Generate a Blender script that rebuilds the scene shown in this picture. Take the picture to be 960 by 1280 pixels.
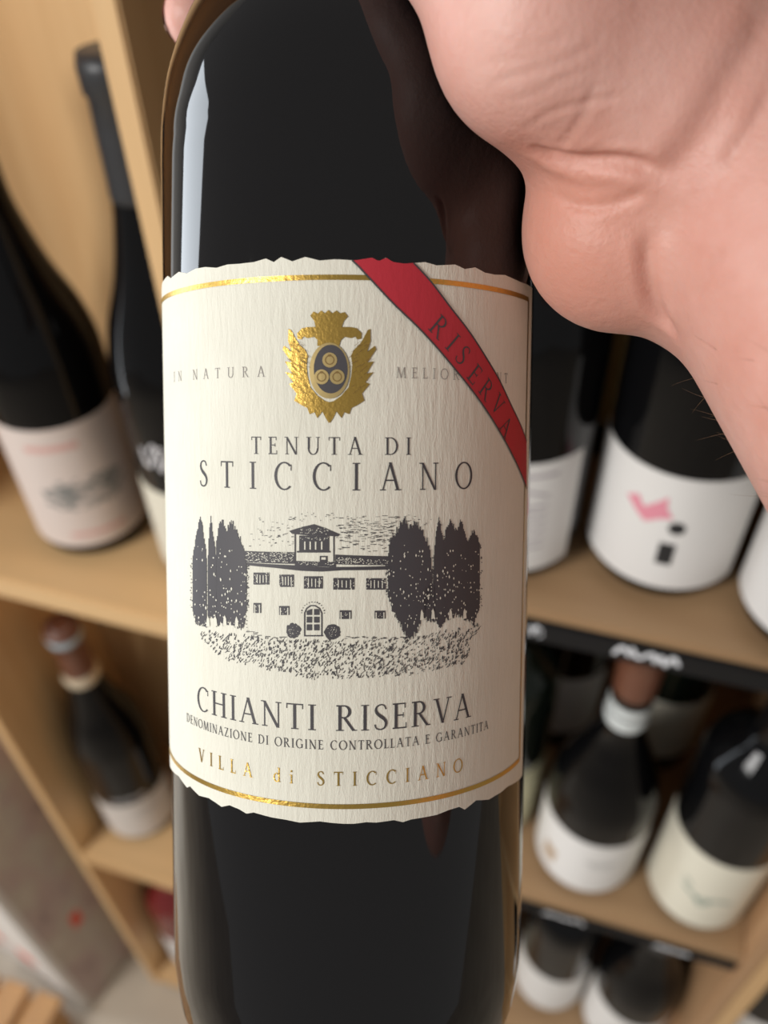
import bpy, bmesh, math, random
import numpy as np
from mathutils import Vector, Matrix, geometry
from mathutils.bvhtree import BVHTree

for o in list(bpy.data.objects):
    bpy.data.objects.remove(o, do_unlink=True)
SC = bpy.context.scene
COL = SC.collection
rnd = random.Random(7)
PI = math.pi

# ------------------------------------------------------------------ camera
# world frame: x along the shelves to the right, y into the shelves, z up, floor z = 0
FPX = 1075.0                                    # focal length in pixels of a 960 x 1280 frame
CAM = np.array([0.0, 0.0, 1.385])
_n = np.array([34.0, -1105.0, FPX]); _n /= np.linalg.norm(_n)
_up = -_n
_r = np.cross(_up, [0, 0, 1.0]); _r /= np.linalg.norm(_r)
if _r[0] < 0: _r = -_r
_f = np.cross(_up, _r)
if _f[2] < 0: _f = -_f
_yaw = math.radians(-18.5)
M = np.array([math.cos(_yaw) * _r + math.sin(_yaw) * _f, -math.sin(_yaw) * _r + math.cos(_yaw) * _f, _up])

def c2w(p):                                     # camera-aligned metres (right, up, forward) -> world
    return M @ np.asarray(p, float) + CAM

cam_d = bpy.data.cameras.new('camera')
cam = bpy.data.objects.new('camera', cam_d); COL.objects.link(cam)
X, Y, Z = M @ [1, 0, 0], M @ [0, 1, 0], M @ [0, 0, -1]
cam.matrix_world = Matrix(((X[0], Y[0], Z[0], CAM[0]), (X[1], Y[1], Z[1], CAM[1]), (X[2], Y[2], Z[2], CAM[2]), (0, 0, 0, 1)))
cam_d.sensor_fit = 'HORIZONTAL'; cam_d.sensor_width = 36.0
cam_d.lens = FPX / 960 * 36.0
cam_d.clip_start = 0.005; cam_d.clip_end = 50
cam_d.dof.use_dof = True
cam_d.dof.focus_distance = 0.1505
cam_d.dof.aperture_fstop = 14.5
SC.camera = cam

# ------------------------------------------------------------------ light
W = bpy.data.worlds.new('shop_ambient'); SC.world = W; W.use_nodes = True
W.node_tree.nodes['Background'].inputs[0].default_value = (1.0, 0.985, 0.96, 1)
W.node_tree.nodes['Background'].inputs[1].default_value = 0.28

def area(name, loc, target, w, h, power, col):
    d = bpy.data.lights.new(name, 'AREA'); d.shape = 'RECTANGLE'; d.size = w; d.size_y = h
    d.energy = power; d.color = col
    o = bpy.data.objects.new(name, d); COL.objects.link(o)
    o.location = loc
    o.rotation_euler = (Vector(target) - Vector(loc)).to_track_quat('-Z', 'Y').to_euler()
    return o
area('shop_door_light', (-1.75, 0.20, 1.08), (-0.03, 0.13, 1.15), 0.44, 1.75, 17, (0.86, 0.93, 1.0))
area('added_label_light', (-1.20, -1.27, 2.02), (-0.1, 0.2, 1.1), 0.75, 0.65, 37, (1.0, 0.985, 0.96))  # added unseen lamp: brightens label and narrow bay, its reflection kept on the paper
vs = SC.view_settings
vs.view_transform = 'Standard'; vs.look = 'None'; vs.exposure = 0.0; vs.gamma = 1.0; vs.use_curve_mapping = False

# ------------------------------------------------------------------ materials
def mat(name, col, rough=0.5, metal=0.0, spec=0.5, coat=0.0):
    m = bpy.data.materials.new(name); m.use_nodes = True
    b = m.node_tree.nodes['Principled BSDF']
    b.inputs['Base Color'].default_value = (*col, 1); b.inputs['Roughness'].default_value = rough
    b.inputs['Metallic'].default_value = metal; b.inputs['Specular IOR Level'].default_value = spec
    b.inputs['Coat Weight'].default_value = coat
    return m

def nodes(m):
    nt = m.node_tree
    return nt, nt.nodes['Principled BSDF'], nt.nodes.new, nt.links.new

def noise(nt, coord, scale, vec=(1, 1, 1), detail=4, rough=0.55):
    mp = nt.nodes.new('ShaderNodeMapping'); mp.inputs['Scale'].default_value = vec
    nt.links.new(coord, mp.inputs[0])
    n = nt.nodes.new('ShaderNodeTexNoise'); n.inputs['Scale'].default_value = scale
    n.inputs['Detail'].default_value = detail; n.inputs['Roughness'].default_value = rough
    nt.links.new(mp.outputs[0], n.inputs['Vector'])
    return n

def ramp(nt, fac, stops):
    r = nt.nodes.new('ShaderNodeValToRGB')
    el = r.color_ramp.elements
    while len(el) < len(stops): el.new(0.5)
    for e, (p, c) in zip(el, stops):
        e.position = p; e.color = (*c, 1)
    nt.links.new(fac, r.inputs[0])
    return r

def bump(nt, b, height, strength, dist):
    bp = nt.nodes.new('ShaderNodeBump'); bp.inputs['Strength'].default_value = strength
    bp.inputs['Distance'].default_value = dist
    nt.links.new(height, bp.inputs['Height']); nt.links.new(bp.outputs[0], b.inputs['Normal'])
    return bp

def wood(name, c0, c1, axis, rough=0.5):
    m = mat(name, c0, rough)
    nt, b, N, L = nodes(m)
    tc = N('ShaderNodeTexCoord')
    v = [14, 14, 14]; v[axis] = 0.7
    n = noise(nt, tc.outputs['Object'], 2.2, v, 5, 0.6)
    v2 = [1, 1, 1]; v2[axis] = 0.15
    n2 = noise(nt, tc.outputs['Object'], 9, v2, 2)
    mx = N('ShaderNodeMath'); mx.operation = 'MULTIPLY_ADD'; mx.inputs[1].default_value = 0.55
    L(n.outputs[0], mx.inputs[0])
    m3 = N('ShaderNodeMath'); m3.operation = 'MULTIPLY'; m3.inputs[1].default_value = 0.45
    L(n2.outputs[0], m3.inputs[0]); L(m3.outputs[0], mx.inputs[2])
    r = ramp(nt, mx.outputs[0], [(0.32, c1), (0.5, c0), (0.72, tuple(min(1, k * 1.15) for k in c0))])
    L(r.outputs[0], b.inputs['Base Color'])
    bump(nt, b, n.outputs[0], 0.15, 0.002)
    return m

PINE0, PINE1 = (0.68, 0.44, 0.215), (0.55, 0.31, 0.13)
M_pine_x = wood('pine_grain_along', PINE0, PINE1, 0)
M_pine_z = wood('pine_grain_upright', PINE0, PINE1, 2)
M_oak_x = wood('tan_board_grain', (0.42, 0.26, 0.135), (0.34, 0.20, 0.10), 0)
M_oak_z = wood('tan_upright_grain', (0.46, 0.27, 0.14), (0.36, 0.20, 0.095), 2)
M_crate = wood('crate_slat_wood', (0.50, 0.27, 0.10), (0.33, 0.16, 0.06), 1)

def glass(name, col, rough=0.035, spec=0.5):
    m = mat(name, col, rough, 0, spec)
    return m
M_black_glass = glass('wine_filled_black_glass', (0.004, 0.0035, 0.004))
M_shelf_glass = glass('dark_shelf_bottle_glass', (0.004, 0.004, 0.0045), 0.05, 0.22)
M_green_glass = glass('dark_green_glass', (0.006, 0.009, 0.006), 0.06, 0.3)
M_brown_glass = glass('dark_brown_glass', (0.012, 0.006, 0.003), 0.06, 0.3)
M_white_paper = mat('white_label_paper', (0.80, 0.78, 0.76), 0.6)
M_cream_paper = mat('cream_label_paper', (0.74, 0.70, 0.58), 0.6)
M_pink_paper = mat('pale_pink_label_paper', (0.72, 0.62, 0.57), 0.6)
M_ink = mat('black_print', (0.02, 0.02, 0.022), 0.6)
M_grey_ink = mat('grey_print', (0.25, 0.25, 0.24), 0.6)
M_pink_ink = mat('pink_print', (0.80, 0.30, 0.38), 0.6)
M_rose_ink = mat('rose_print', (0.70, 0.42, 0.38), 0.6)
M_tan_ink = mat('tan_print', (0.50, 0.36, 0.24), 0.6)
M_green_ink = mat('grey_green_print', (0.26, 0.33, 0.28), 0.6)
M_silver = mat('silver_pen', (0.75, 0.75, 0.80), 0.35, 0.3)
M_chalk = mat('white_chalk_paint', (0.85, 0.86, 0.90), 0.5)
M_strip = mat('black_price_strip', (0.008, 0.008, 0.009), 0.6, 0, 0.25)
M_cap_black = mat('matt_black_capsule', (0.03, 0.032, 0.036), 0.42)
M_cap_red = mat('dark_red_capsule', (0.16, 0.025, 0.015), 0.4)
M_cap_brown = mat('brown_capsule', (0.15, 0.055, 0.03), 0.4)
M_cap_cream = mat('cream_capsule', (0.60, 0.50, 0.36), 0.45)
M_cap_blue = mat('pale_blue_capsule_top', (0.36, 0.44, 0.48), 0.4)
M_band = mat('white_neck_band', (0.66, 0.70, 0.70), 0.4)
M_cap_green = mat('olive_capsule', (0.20, 0.22, 0.08), 0.4)
M_redlab = mat('dark_red_label_paper', (0.28, 0.03, 0.03), 0.5)

# ------------------------------------------------------------------ helpers
def link(o, parent=None):
    COL.objects.link(o)
    if parent is not None: o.parent = parent
    return o

def tag(o, label=None, cat=None, group=None, kind=None):
    if label: o['label'] = label
    if cat: o['category'] = cat
    if group: o['group'] = group
    if kind: o['kind'] = kind
    return o

def empty(name, loc, rz=0.0):
    o = bpy.data.objects.new(name, None); o.empty_display_size = 0.02
    o.location = loc; o.rotation_euler = (0, 0, rz)
    return link(o)

def meshobj(name, verts, faces, m, parent=None, smooth=False):
    me = bpy.data.meshes.new(name)
    me.from_pydata([tuple(map(float, v)) for v in verts], [], [tuple(int(i) for i in f) for f in faces])
    me.materials.append(m)
    if smooth: me.polygons.foreach_set('use_smooth', [True] * len(me.polygons))
    me.update()
    return link(bpy.data.objects.new(name, me), parent)

def box(name, lo, hi, m, parent=None, bev=0.0015):
    bm = bmesh.new()
    bmesh.ops.create_cube(bm, size=1)
    c = [(a + b) / 2 for a, b in zip(lo, hi)]; s = [b - a for a, b in zip(lo, hi)]
    for v in bm.verts: v.co = Vector((v.co.x * s[0], v.co.y * s[1], v.co.z * s[2]))
    if bev: bmesh.ops.bevel(bm, geom=bm.edges[:], offset=bev, segments=2, affect='EDGES')
    me = bpy.data.meshes.new(name); bm.to_mesh(me); bm.free(); me.materials.append(m)
    o = bpy.data.objects.new(name, me); o.location = c
    return link(o, parent)

def lathe(name, prof, m, parent=None, seg=64, cap=True):
    vs_, fs = [], []
    for r, z in prof:
        for k in range(seg):
            a = 2 * PI * k / seg
            vs_.append((r * math.sin(a), -r * math.cos(a), z))
    n = len(prof)
    for i in range(n - 1):
        for k in range(seg):
            k2 = (k + 1) % seg
            fs.append((i * seg + k, i * seg + k2, (i + 1) * seg + k2, (i + 1) * seg + k))
    if cap:
        fs.append(tuple(range(seg))[::-1]); fs.append(tuple((n - 1) * seg + k for k in range(seg)))
    return meshobj(name, vs_, fs, m, parent, True)

def cmr(pts, n=8):                              # Catmull-Rom through points
    P = [np.array(p, float) for p in pts]
    P = [2 * P[0] - P[1]] + P + [2 * P[-1] - P[-2]]
    out = []
    for i in range(1, len(P) - 2):
        for k in range(n):
            t = k / n
            out.append(0.5 * ((2 * P[i]) + (-P[i - 1] + P[i + 1]) * t + (2 * P[i - 1] - 5 * P[i] + 4 * P[i + 1] - P[i + 2]) * t * t
                       + (-P[i - 1] + 3 * P[i] - 3 * P[i + 1] + P[i + 2]) * t ** 3))
    out.append(P[-2])
    return out

def bottle_profile(R, H, kind):
    if kind == 'bordeaux':
        k = [(R * 0.80, 0), (R * 0.93, 0.003), (R * 0.985, 0.009), (R, 0.017), (R, H * 0.30), (R, H * 0.595)]
        sh = cmr([(R, H * 0.595), (R * 0.985, H * 0.635), (R * 0.90, H * 0.675), (R * 0.68, H * 0.715), (0.0165, H * 0.755), (0.0142, H * 0.80), (0.0138, H * 0.90)], 6)
    elif kind == 'sloped':
        k = [(R * 0.80, 0), (R * 0.93, 0.003), (R * 0.985, 0.009), (R, 0.017), (R, H * 0.2), (R, H * 0.33)]
        sh = cmr([(R, H * 0.33), (R * 0.96, H * 0.40), (R * 0.80, H * 0.48), (R * 0.56, H * 0.57), (0.0150, H * 0.65), (0.0134, H * 0.74), (0.0138, H * 0.90)], 6)
    else:
        k = [(R * 0.80, 0), (R * 0.93, 0.003), (R * 0.985, 0.009), (R, 0.017), (R, H * 0.25), (R, H * 0.43)]
        sh = cmr([(R, H * 0.43), (R * 0.975, H * 0.50), (R * 0.85, H * 0.575), (R * 0.62, H * 0.655), (0.0185, H * 0.735), (0.0150, H * 0.80), (0.0142, H * 0.90)], 6)
    k += [(float(a), float(b)) for a, b in sh[1:]]
    k += [(0.0138, H * 0.945), (0.0155, H * 0.95), (0.0158, H * 0.985), (0.0145, H), (0.009, H)]
    return k

def prof_r(prof, z):
    for (r0, z0), (r1, z1) in zip(prof, prof[1:]):
        if z0 <= z <= z1 and z1 > z0: return r0 + (r1 - r0) * (z - z0) / (z1 - z0)
    return prof[-1][0]

class Art:
    """flat print: polygons in (s, h) metres - arc length round a cylinder and height - or on a plane when R is None"""
    def __init__(self, R, step=0.0015):
        self.R = R; self.v = []; self.f = []; self.step = step
    def tri(self, a, b, c, d=0):
        e = [(math.dist(a, b), 0), (math.dist(b, c), 1), (math.dist(c, a), 2)]
        L, i = max(e)
        if self.R is not None and L > self.step and d < 12:
            p = [a, b, c]
            q0, q1, q2 = p[i], p[(i + 1) % 3], p[(i + 2) % 3]
            m = ((q0[0] + q1[0]) / 2, (q0[1] + q1[1]) / 2)
            self.tri(q0, m, q2, d + 1); self.tri(m, q1, q2, d + 1)
            return
        n = len(self.v); self.v += [a, b, c]
        if (b[0] - a[0]) * (c[1] - a[1]) - (b[1] - a[1]) * (c[0] - a[0]) >= 0: self.f.append((n, n + 1, n + 2))
        else: self.f.append((n, n + 2, n + 1))
    def poly(self, pts):
        pts = [tuple(map(float, p)) for p in pts]
        if len(pts) == 3: self.tri(*pts); return
        if len(pts) == 4:
            self.tri(pts[0], pts[1], pts[2]); self.tri(pts[0], pts[2], pts[3]); return
        for t in geometry.tessellate_polygon([[Vector((p[0], p[1], 0)) for p in pts]]):
            self.tri(*[pts[i] for i in t])
    def line(self, pts, w):
        pts = [np.array(p, float) for p in pts]
        ws = w if hasattr(w, '__len__') else [w] * len(pts)
        L, Rr = [], []
        for i, p in enumerate(pts):
            t = pts[min(i + 1, len(pts) - 1)] - pts[max(i - 1, 0)]
            t = t / (np.linalg.norm(t) + 1e-12); nn = np.array([-t[1], t[0]])
            L.append(p + nn * ws[i] / 2); Rr.append(p - nn * ws[i] / 2)
        for i in range(len(pts) - 1): self.poly([L[i], Rr[i], Rr[i + 1], L[i + 1]])
    def disc(self, c, rx, ry, n=20, a0=0):
        self.poly([(c[0] + rx * math.cos(a0 + 2 * PI * k / n), c[1] + ry * math.sin(a0 + 2 * PI * k / n)) for k in range(n)])
    def ring(self, c, rx, ry, w, n=28):
        for k in range(n):
            a, b = 2 * PI * k / n, 2 * PI * (k + 1) / n
            self.poly([(c[0] + q * math.cos(t), c[1] + p * math.sin(t)) for t, q, p in
                       ((a, rx, ry), (b, rx, ry), (b, rx - w, ry - w), (a, rx - w, ry - w))])
    def build(self, name, m, parent, off, zoff=0.0):
        r = self.R + off if self.R is not None else None
        if r is not None:
            vv = [(r * math.sin(s / self.R), -r * math.cos(s / self.R), h + zoff) for s, h in self.v]
        else:
            vv = [(s, -off, h) for s, h in self.v]
        return meshobj(name, vv, self.f, m, parent, self.R is not None)

def wrap(name, R, off, phi0, phi1, h0, h1, m, parent, nh=2, na=40):
    vs_, fs = [], []
    for j in range(nh):
        for i in range(na + 1):
            p = phi0 + (phi1 - phi0) * i / na
            vs_.append(((R + off) * math.sin(p), -(R + off) * math.cos(p), h0 + (h1 - h0) * j / (nh - 1)))
    for j in range(nh - 1):
        for i in range(na):
            a = j * (na + 1) + i
            fs.append((a, a + 1, a + na + 2, a + na + 1))
    # paper thickness: rim back to the glass
    n = len(vs_)
    ringi = list(range(na + 1)) + [(nh - 1) * (na + 1) + i for i in range(na, -1, -1)]
    for k in ringi:
        x, y, z = vs_[k]; q = (R - 0.0002) / (R + off); vs_.append((x * q, y * q, z))
    for k in range(len(ringi)):
        k2 = (k + 1) % len(ringi)
        fs.append((ringi[k2], ringi[k], n + k, n + k2))
    return meshobj(name, vs_, fs, m, parent, False)

def squiggle(art, x0, x1, y, h, w, seed, n=9):
    r = random.Random(seed); pts = []
    for k in range(n * 2 + 1):
        t = k / (n * 2)
        pts.append((x0 + (x1 - x0) * t + r.uniform(-1, 1) * h * 0.25, y + (h / 2 if k % 2 else -h / 2) * r.uniform(0.5, 1.0)))
    art.line(cmr(pts, 4), w)

# ------------------------------------------------------------------ the setting
M_floor = mat('beige_stone_floor', (0.55, 0.47, 0.37), 0.5)
nt, b, N, L = nodes(M_floor)
tc = N('ShaderNodeTexCoord'); n1 = noise(nt, tc.outputs['Object'], 6, (1, 1, 1), 6)
r_ = ramp(nt, n1.outputs[0], [(0.3, (0.50, 0.42, 0.33)), (0.7, (0.62, 0.54, 0.43))]); L(r_.outputs[0], b.inputs['Base Color'])
M_wall = mat('painted_wall', (0.74, 0.73, 0.71), 0.8)
tag(box('floor', (-3.0, -3.0, -0.05), (3.0, 0.74, 0.0), M_floor, bev=0), 'beige stone floor of the wine shop', kind='structure')
tag(box('wall_back', (-3.0, 0.70, 0.0), (3.0, 0.76, 2.9), M_wall, bev=0), 'plain wall behind the wine shelves', kind='structure')

# ------------------------------------------------------------------ shelving
YF, YB = 0.30, 0.66                              # front and back planes of the shelving
U = empty('shelving_unit', (-0.15, 0.48, 0))
tag(U, 'pine wine shelving unit with a narrow and a wide bay, full of bottles', 'shelf')
def part(name, lo, hi, m, parent=U, bev=0.0012):
    o = box(name, lo, hi, m, None, bev)
    o.parent = parent; o.location = Vector(o.location) - Vector(parent.location)
    return o
XL0, XL1, XD0, XD1, XR0, XR1 = -0.487, -0.475, -0.206, -0.194, 0.178, 0.191
part('side_panel', (XL0, YF, 0), (XL1, YB, 2.1), M_pine_z)
part('side_panel', (XR0, YF - 0.002, 0), (XR1, YB, 2.1), M_oak_z)
part('divider', (XD0, YF, 0), (XD1, YB, 2.1), M_pine_z)
part('back_panel', (XL1, 0.452, 0), (XD0, 0.460, 2.1), M_pine_z, bev=0)
part('back_panel', (XD1, YB - 0.008, 0), (XR0, YB, 2.1), M_oak_z, bev=0)
for z in (0.934, 0.436, 0.030, 2.08): part('shelf', (XL1, YF, z - 0.021), (XD0, 0.452, z), M_pine_x)
RS = (1.025, 0.680, 0.335, 0.03, 1.37, 1.72)
for z in RS: part('shelf', (XD1, YF, z - 0.020), (XR0, YB - 0.008, z), M_oak_x)
for i, z in enumerate(RS[:3]):
    dz = 0.015 if i == 0 else 0.010
    zc = z - 0.004 - dz / 2 if i == 0 else z - 0.014 - dz / 2
    st = part('price_strip', (XD1 + 0.004, YF - 0.004, zc - dz / 2), (XR0 - 0.002, YF - 0.0005, zc + dz / 2), M_strip, bev=0.0005)
    for k, (x0, x1) in enumerate([(-0.150, -0.115), (-0.09, -0.055), (-0.028, -0.012), (0.027, 0.058), (0.115, 0.14)]):
        a = Art(None)
        squiggle(a, x0 + 0.008, x1 + 0.008, 0.001, dz * 0.6, 0.0024, 10 * i + k, 5)
        a.build('chalk_writing', M_chalk, st, 0.0022)

U2 = empty('shelving_unit', (0.45, 0.48, 0))
tag(U2, 'orange pine shelving unit standing against the wide bay', 'shelf')
part('side_panel', (0.1915, YF + 0.001, 0), (0.208, YB, 2.1), M_pine_z, U2)
part('side_panel', (0.688, YF, 0), (0.70, YB, 2.1), M_pine_z, U2)
part('back_panel', (0.208, YB - 0.008, 0), (0.688, YB, 2.1), M_pine_z, U2, 0)
for z in (0.03, 0.37, 0.71, 1.05, 1.4): part('shelf', (0.208, YF, z - 0.02), (0.688, YB - 0.008, z), M_pine_x, U2)

# ------------------------------------------------------------------ bottles on the shelves
def bottle(label, x, y, z, R, H, kind, gm, group, rot=0.0, lab=None, cap=None, band=None, seg=48):
    t = empty('wine_bottle', (x, y, z), rot)
    tag(t, label, 'bottle', group)
    pr = bottle_profile(R, H, kind)
    lathe('glass_body', pr, gm, t, seg)
    if cap:                                      # (material, lowest height)
        m, h0 = cap
        cp = [(prof_r(pr, h0) + 0.0002, h0)]
        cp += [(r + 0.0007, zz) for r, zz in pr if h0 < zz < H - 1e-4]
        cp += [(0.0152, H + 0.0006), (0.004, H + 0.0007)]
        lathe('capsule', cp, m, t, seg)
    if band:
        for m, h0, h1, d in band:
            lathe('neck_band', [(prof_r(pr, h0) + 0.0006, h0), (prof_r(pr, (h0 + h1) / 2) + d, (h0 + h1) / 2), (prof_r(pr, h1) + 0.0006, h1)], m, t, seg, False)
    lb = None
    if lab:
        m, h0, h1, p0, p1 = lab
        lb = wrap('label', R, 0.0003, math.radians(p0), math.radians(p1), h0, h1, m, t)
    return t, lb, R

GU, GM, GB = 'bottles on the top shelf of the wide bay', 'bottles on the middle shelf of the wide bay', 'bottles on the low shelf of the wide bay'
GL = 'bottles in the narrow bay'
zs = 1.025
t, lb, R = bottle('dark bottle whose white label has a pink brush mark and black dots', 0.0415, 0.366, zs, 0.041, 0.30, 'burgundy', M_shelf_glass, GU, -0.16,
                  (M_white_paper, 0.012, 0.088, -78, 70))
a = Art(R); a.poly([(-.020, .066), (-.014, .070), (-.010, .064), (-.004, .070), (.0005, .075), (.001, .068), (.005, .062), (-.001, .060), (-.008, .055), (-.014, .060)])
a.build('pink_brush_mark', M_pink_ink, lb, 0.0005)
a = Art(R); a.disc((.008, .056), .0042, .0042); a.poly([(.002, .030), (.010, .030), (.010, .045), (.002, .045)]); a.build('black_dot_mark', M_ink, lb, 0.0005)
t, lb, R = bottle('dark bottle with a grey printed white label, half behind the held bottle', -0.045, 0.354, zs, 0.041, 0.30, 'burgundy', M_shelf_glass, GU, -0.05,
                  (M_white_paper, 0.012, 0.088, -75, 66))
a = Art(R)
for k in range(7): a.line(cmr([(0.004 + rnd.uniform(-.002, .002), .03 + k * .006), (.016, .032 + k * .006 + rnd.uniform(-.003, .003)), (.028, .03 + k * .006)], 4), .0016)
a.line([(.002, .080), (.032, .080)], .002)
a.build('grey_drawing', mat('mauve_grey_print', (0.42, 0.37, 0.40), 0.6), lb, 0.0005)
bottle('dark bottle with a blank white label against the tan end panel', 0.1235, 0.342, zs, 0.040, 0.30, 'burgundy', M_shelf_glass, GU, -0.25, (M_white_paper, 0.012, 0.090, -82, 76))
zs = 0.680
t, lb, R = bottle('sloping dark bottle with brown capsule, two white neck rings and white label', 0.050, 0.350, zs, 0.0405, 0.290, 'sloped', M_shelf_glass, GM, -0.1,
                  (M_white_paper, 0.010, 0.088, -85, 78), (M_cap_brown, 0.232), [(M_band, 0.200, 0.212, 0.0016), (M_band, 0.214, 0.224, 0.0012)])
a = Art(R); a.poly([(-.034, .030), (-.022, .026), (-.020, .046), (-.033, .050)]); a.build('tan_emblem', M_tan_ink, lb, 0.0005)
a = Art(R); a.line([(.002, .060), (.026, .060)], .0015); a.line([(.006, .054), (.022, .054)], .001); a.build('lettering', M_grey_ink, lb, 0.0005)
t, lb, R = bottle('dark bottle with a cream label and green-grey winged emblem', 0.1390, 0.345, zs, 0.0385, 0.300, 'bordeaux', M_shelf_glass, GM, -0.30,
                  (M_cream_paper, 0.012, 0.116, -82, 80))
a = Art(R); a.line(cmr([(-.010, .066), (-.002, .060), (.006, .058), (.016, .062), (.026, .060)], 5), .003); a.line(cmr([(.000, .060), (.006, .050), (.012, .060)], 5), .003)
a.line([(-.004, .070), (-.012, .076)], .002); a.build('winged_emblem', M_green_ink, lb, 0.0005)
bottle('dark bottle with yellowish label, mostly behind the held bottle', -0.034, 0.372, zs, 0.038, 0.300, 'bordeaux', M_green_glass, GM, 0.1, (mat('yellowish_label', (0.62, 0.60, 0.40), 0.6), 0.012, 0.105, -80, 80))
zs = 0.335
bottle('dark bottle with olive capsule and plain white label on the low shelf', 0.056, 0.362, zs, 0.038, 0.295, 'bordeaux', M_shelf_glass, GB, -0.1, (M_white_paper, 0.012, 0.100, -82, 80), (M_cap_green, 0.235))
bottle('broad sloping dark bottle with white label against the end panel, low shelf', 0.1365, 0.346, zs, 0.0405, 0.285, 'burgundy', M_shelf_glass, GB, -0.1, (M_white_paper, 0.012, 0.105, -82, 80), (M_cap_black, 0.225))
bottle('dark bottle with cream label on the low shelf beside the olive-capped one', -0.035, 0.372, zs, 0.038, 0.30, 'bordeaux', M_green_glass, GB, 0.1, (M_cream_paper, 0.012, 0.100, -80, 80))
# second row, in the dark behind the front row
back_specs = [
    (1.025, 'dark bottle with ochre label in the row behind the pink-marked bottle', -0.003, M_brown_glass, mat('ochre_label', (0.42, 0.28, 0.10), 0.6), M_cap_cream),
    (1.025, 'dark bottle with dull gold capsule in the back row, top shelf of wide bay', 0.085, M_brown_glass, mat('dull_gold_label', (0.30, 0.20, 0.06), 0.6), mat('dull_gold_capsule', (0.40, 0.24, 0.06), 0.4)),
    (1.025, 'dark bottle with black capsule in the back row beside the divider', -0.10, M_black_glass, M_cream_paper, M_cap_black),
    (0.680, 'bottle with tall cream capsule in the row behind the ringed bottle', 0.090, M_green_glass, M_cream_paper, M_cap_cream),
    (0.680, 'bottle with red capsule in the row behind the yellowish label', 0.004, M_brown_glass, M_white_paper, M_cap_red),
    (0.680, 'bottle with black capsule in the middle shelf back row beside the divider', -0.10, M_black_glass, M_white_paper, M_cap_black),
    (0.335, 'bottle with olive capsule in the back row of the low shelf', 0.018, M_green_glass, M_cream_paper, M_cap_green),
    (0.335, 'bottle with cream capsule in the back row of the low shelf', 0.100, M_green_glass, M_cream_paper, M_cap_cream),
]
for z, lb_, x, g, lm, cm in back_specs:
    bottle(lb_, x, 0.470, z, 0.0375, 0.292, 'bordeaux', g, 'bottles in the back row of the wide bay', 0.0, (lm, 0.03, 0.11, -70, 70), (cm, 0.232), seg=32)
# narrow bay
zs = 0.934
t, lb, R = bottle('dark bottle with a pale pink label and a grey engraved vignette', -0.352, 0.372, zs, 0.0405, 0.315, 'burgundy', M_shelf_glass, GL, 0.76,
                  (M_pink_paper, 0.014, 0.118, -84, 70))
a = Art(R)
r7 = random.Random(3)
for k in range(170):
    u = r7.uniform(-1, 1); cx = u * .028; cy = .062 + r7.uniform(-.015, .015) * (1 - .5 * u * u)
    a.line([(cx - .002, cy), (cx + .002, cy + r7.uniform(-.001, .001))], .0012)
a.disc((-.013, .066), .006, .006); a.disc((.016, .066), .006, .005)
a.build('engraved_vignette', M_grey_ink, lb, 0.0005)
a = Art(R); a.line([(-.030, .103), (.004, .103)], .005); a.line([(-.020, .026), (.018, .026)], .004); a.build('rose_lettering', M_rose_ink, lb, 0.0005)
t, lb, R = bottle('tall slender-necked dark bottle with matt black capsule and silver handwriting', -0.252, 0.374, zs, 0.0405, 0.330, 'burgundy', M_shelf_glass, GL, 0.50,
                  (M_cream_paper, 0.010, 0.085, -80, 80), (M_cap_black, 0.262))
a = Art(R)
squiggle(a, -.036, .034, .113, .018, .0020, 77, 8); squiggle(a, -.030, .020, .122, .010, .0016, 78, 6)
a.build('silver_handwriting', M_silver, t, 0.0007)
zs = 0.436
t, lb, R = bottle('dark sloping bottle with cream-ringed brown capsule and pale label beside the pine side panel', -0.4335, 0.370, zs, 0.0405, 0.345, 'burgundy', M_shelf_glass, GL, 0.86,
                  (mat('pale_grey_label', (0.66, 0.61, 0.57), 0.6), 0.012, 0.084, -85, 66), (M_cap_brown, 0.280), [(M_cap_cream, 0.268, 0.282, 0.003), (M_cap_blue, 0.328, 0.346, 0.0014)])
a = Art(R); a.line([(-.012, .066), (.020, .066)], .0016); a.line([(-.008, .058), (.016, .058)], .0012); a.build('lettering', M_grey_ink, lb, 0.0005)
a = Art(R); squiggle(a, -.03, .01, .096, .008, .0012, 99, 7); a.build('silver_handwriting', M_silver, t, 0.0007)
bottle('dark bottle with black capsule behind the held bottle, lower shelf of narrow bay', -0.315, 0.40, zs, 0.038, 0.30, 'bordeaux', M_shelf_glass, GL, 0.6, (M_white_paper, 0.012, 0.100, -80, 80), (M_cap_black, 0.235))
zs = 0.030
t, lb, R = bottle('dark red bottle with a white label at the bottom of the narrow bay', -0.4355, 0.360, zs, 0.0385, 0.300, 'bordeaux', glass('red_wine_bottle_glass', (0.17, 0.018, 0.018), 0.06), GL, 0.8, (M_white_paper, 0.012, 0.115, -88, 80), (M_cap_red, 0.228))
# the neighbouring unit
for lb_, x in (('dark bottle in the orange pine unit, right against its side panel', 0.250), ('dark bottle in the orange pine unit, second from the side panel', 0.335)):
    bottle(lb_, x, 0.37, 0.37, 0.038, 0.3, 'bordeaux', M_shelf_glass, 'bottles in the neighbouring unit', 0, (M_white_paper, 0.012, 0.1, -80, 80), seg=32)

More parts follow.
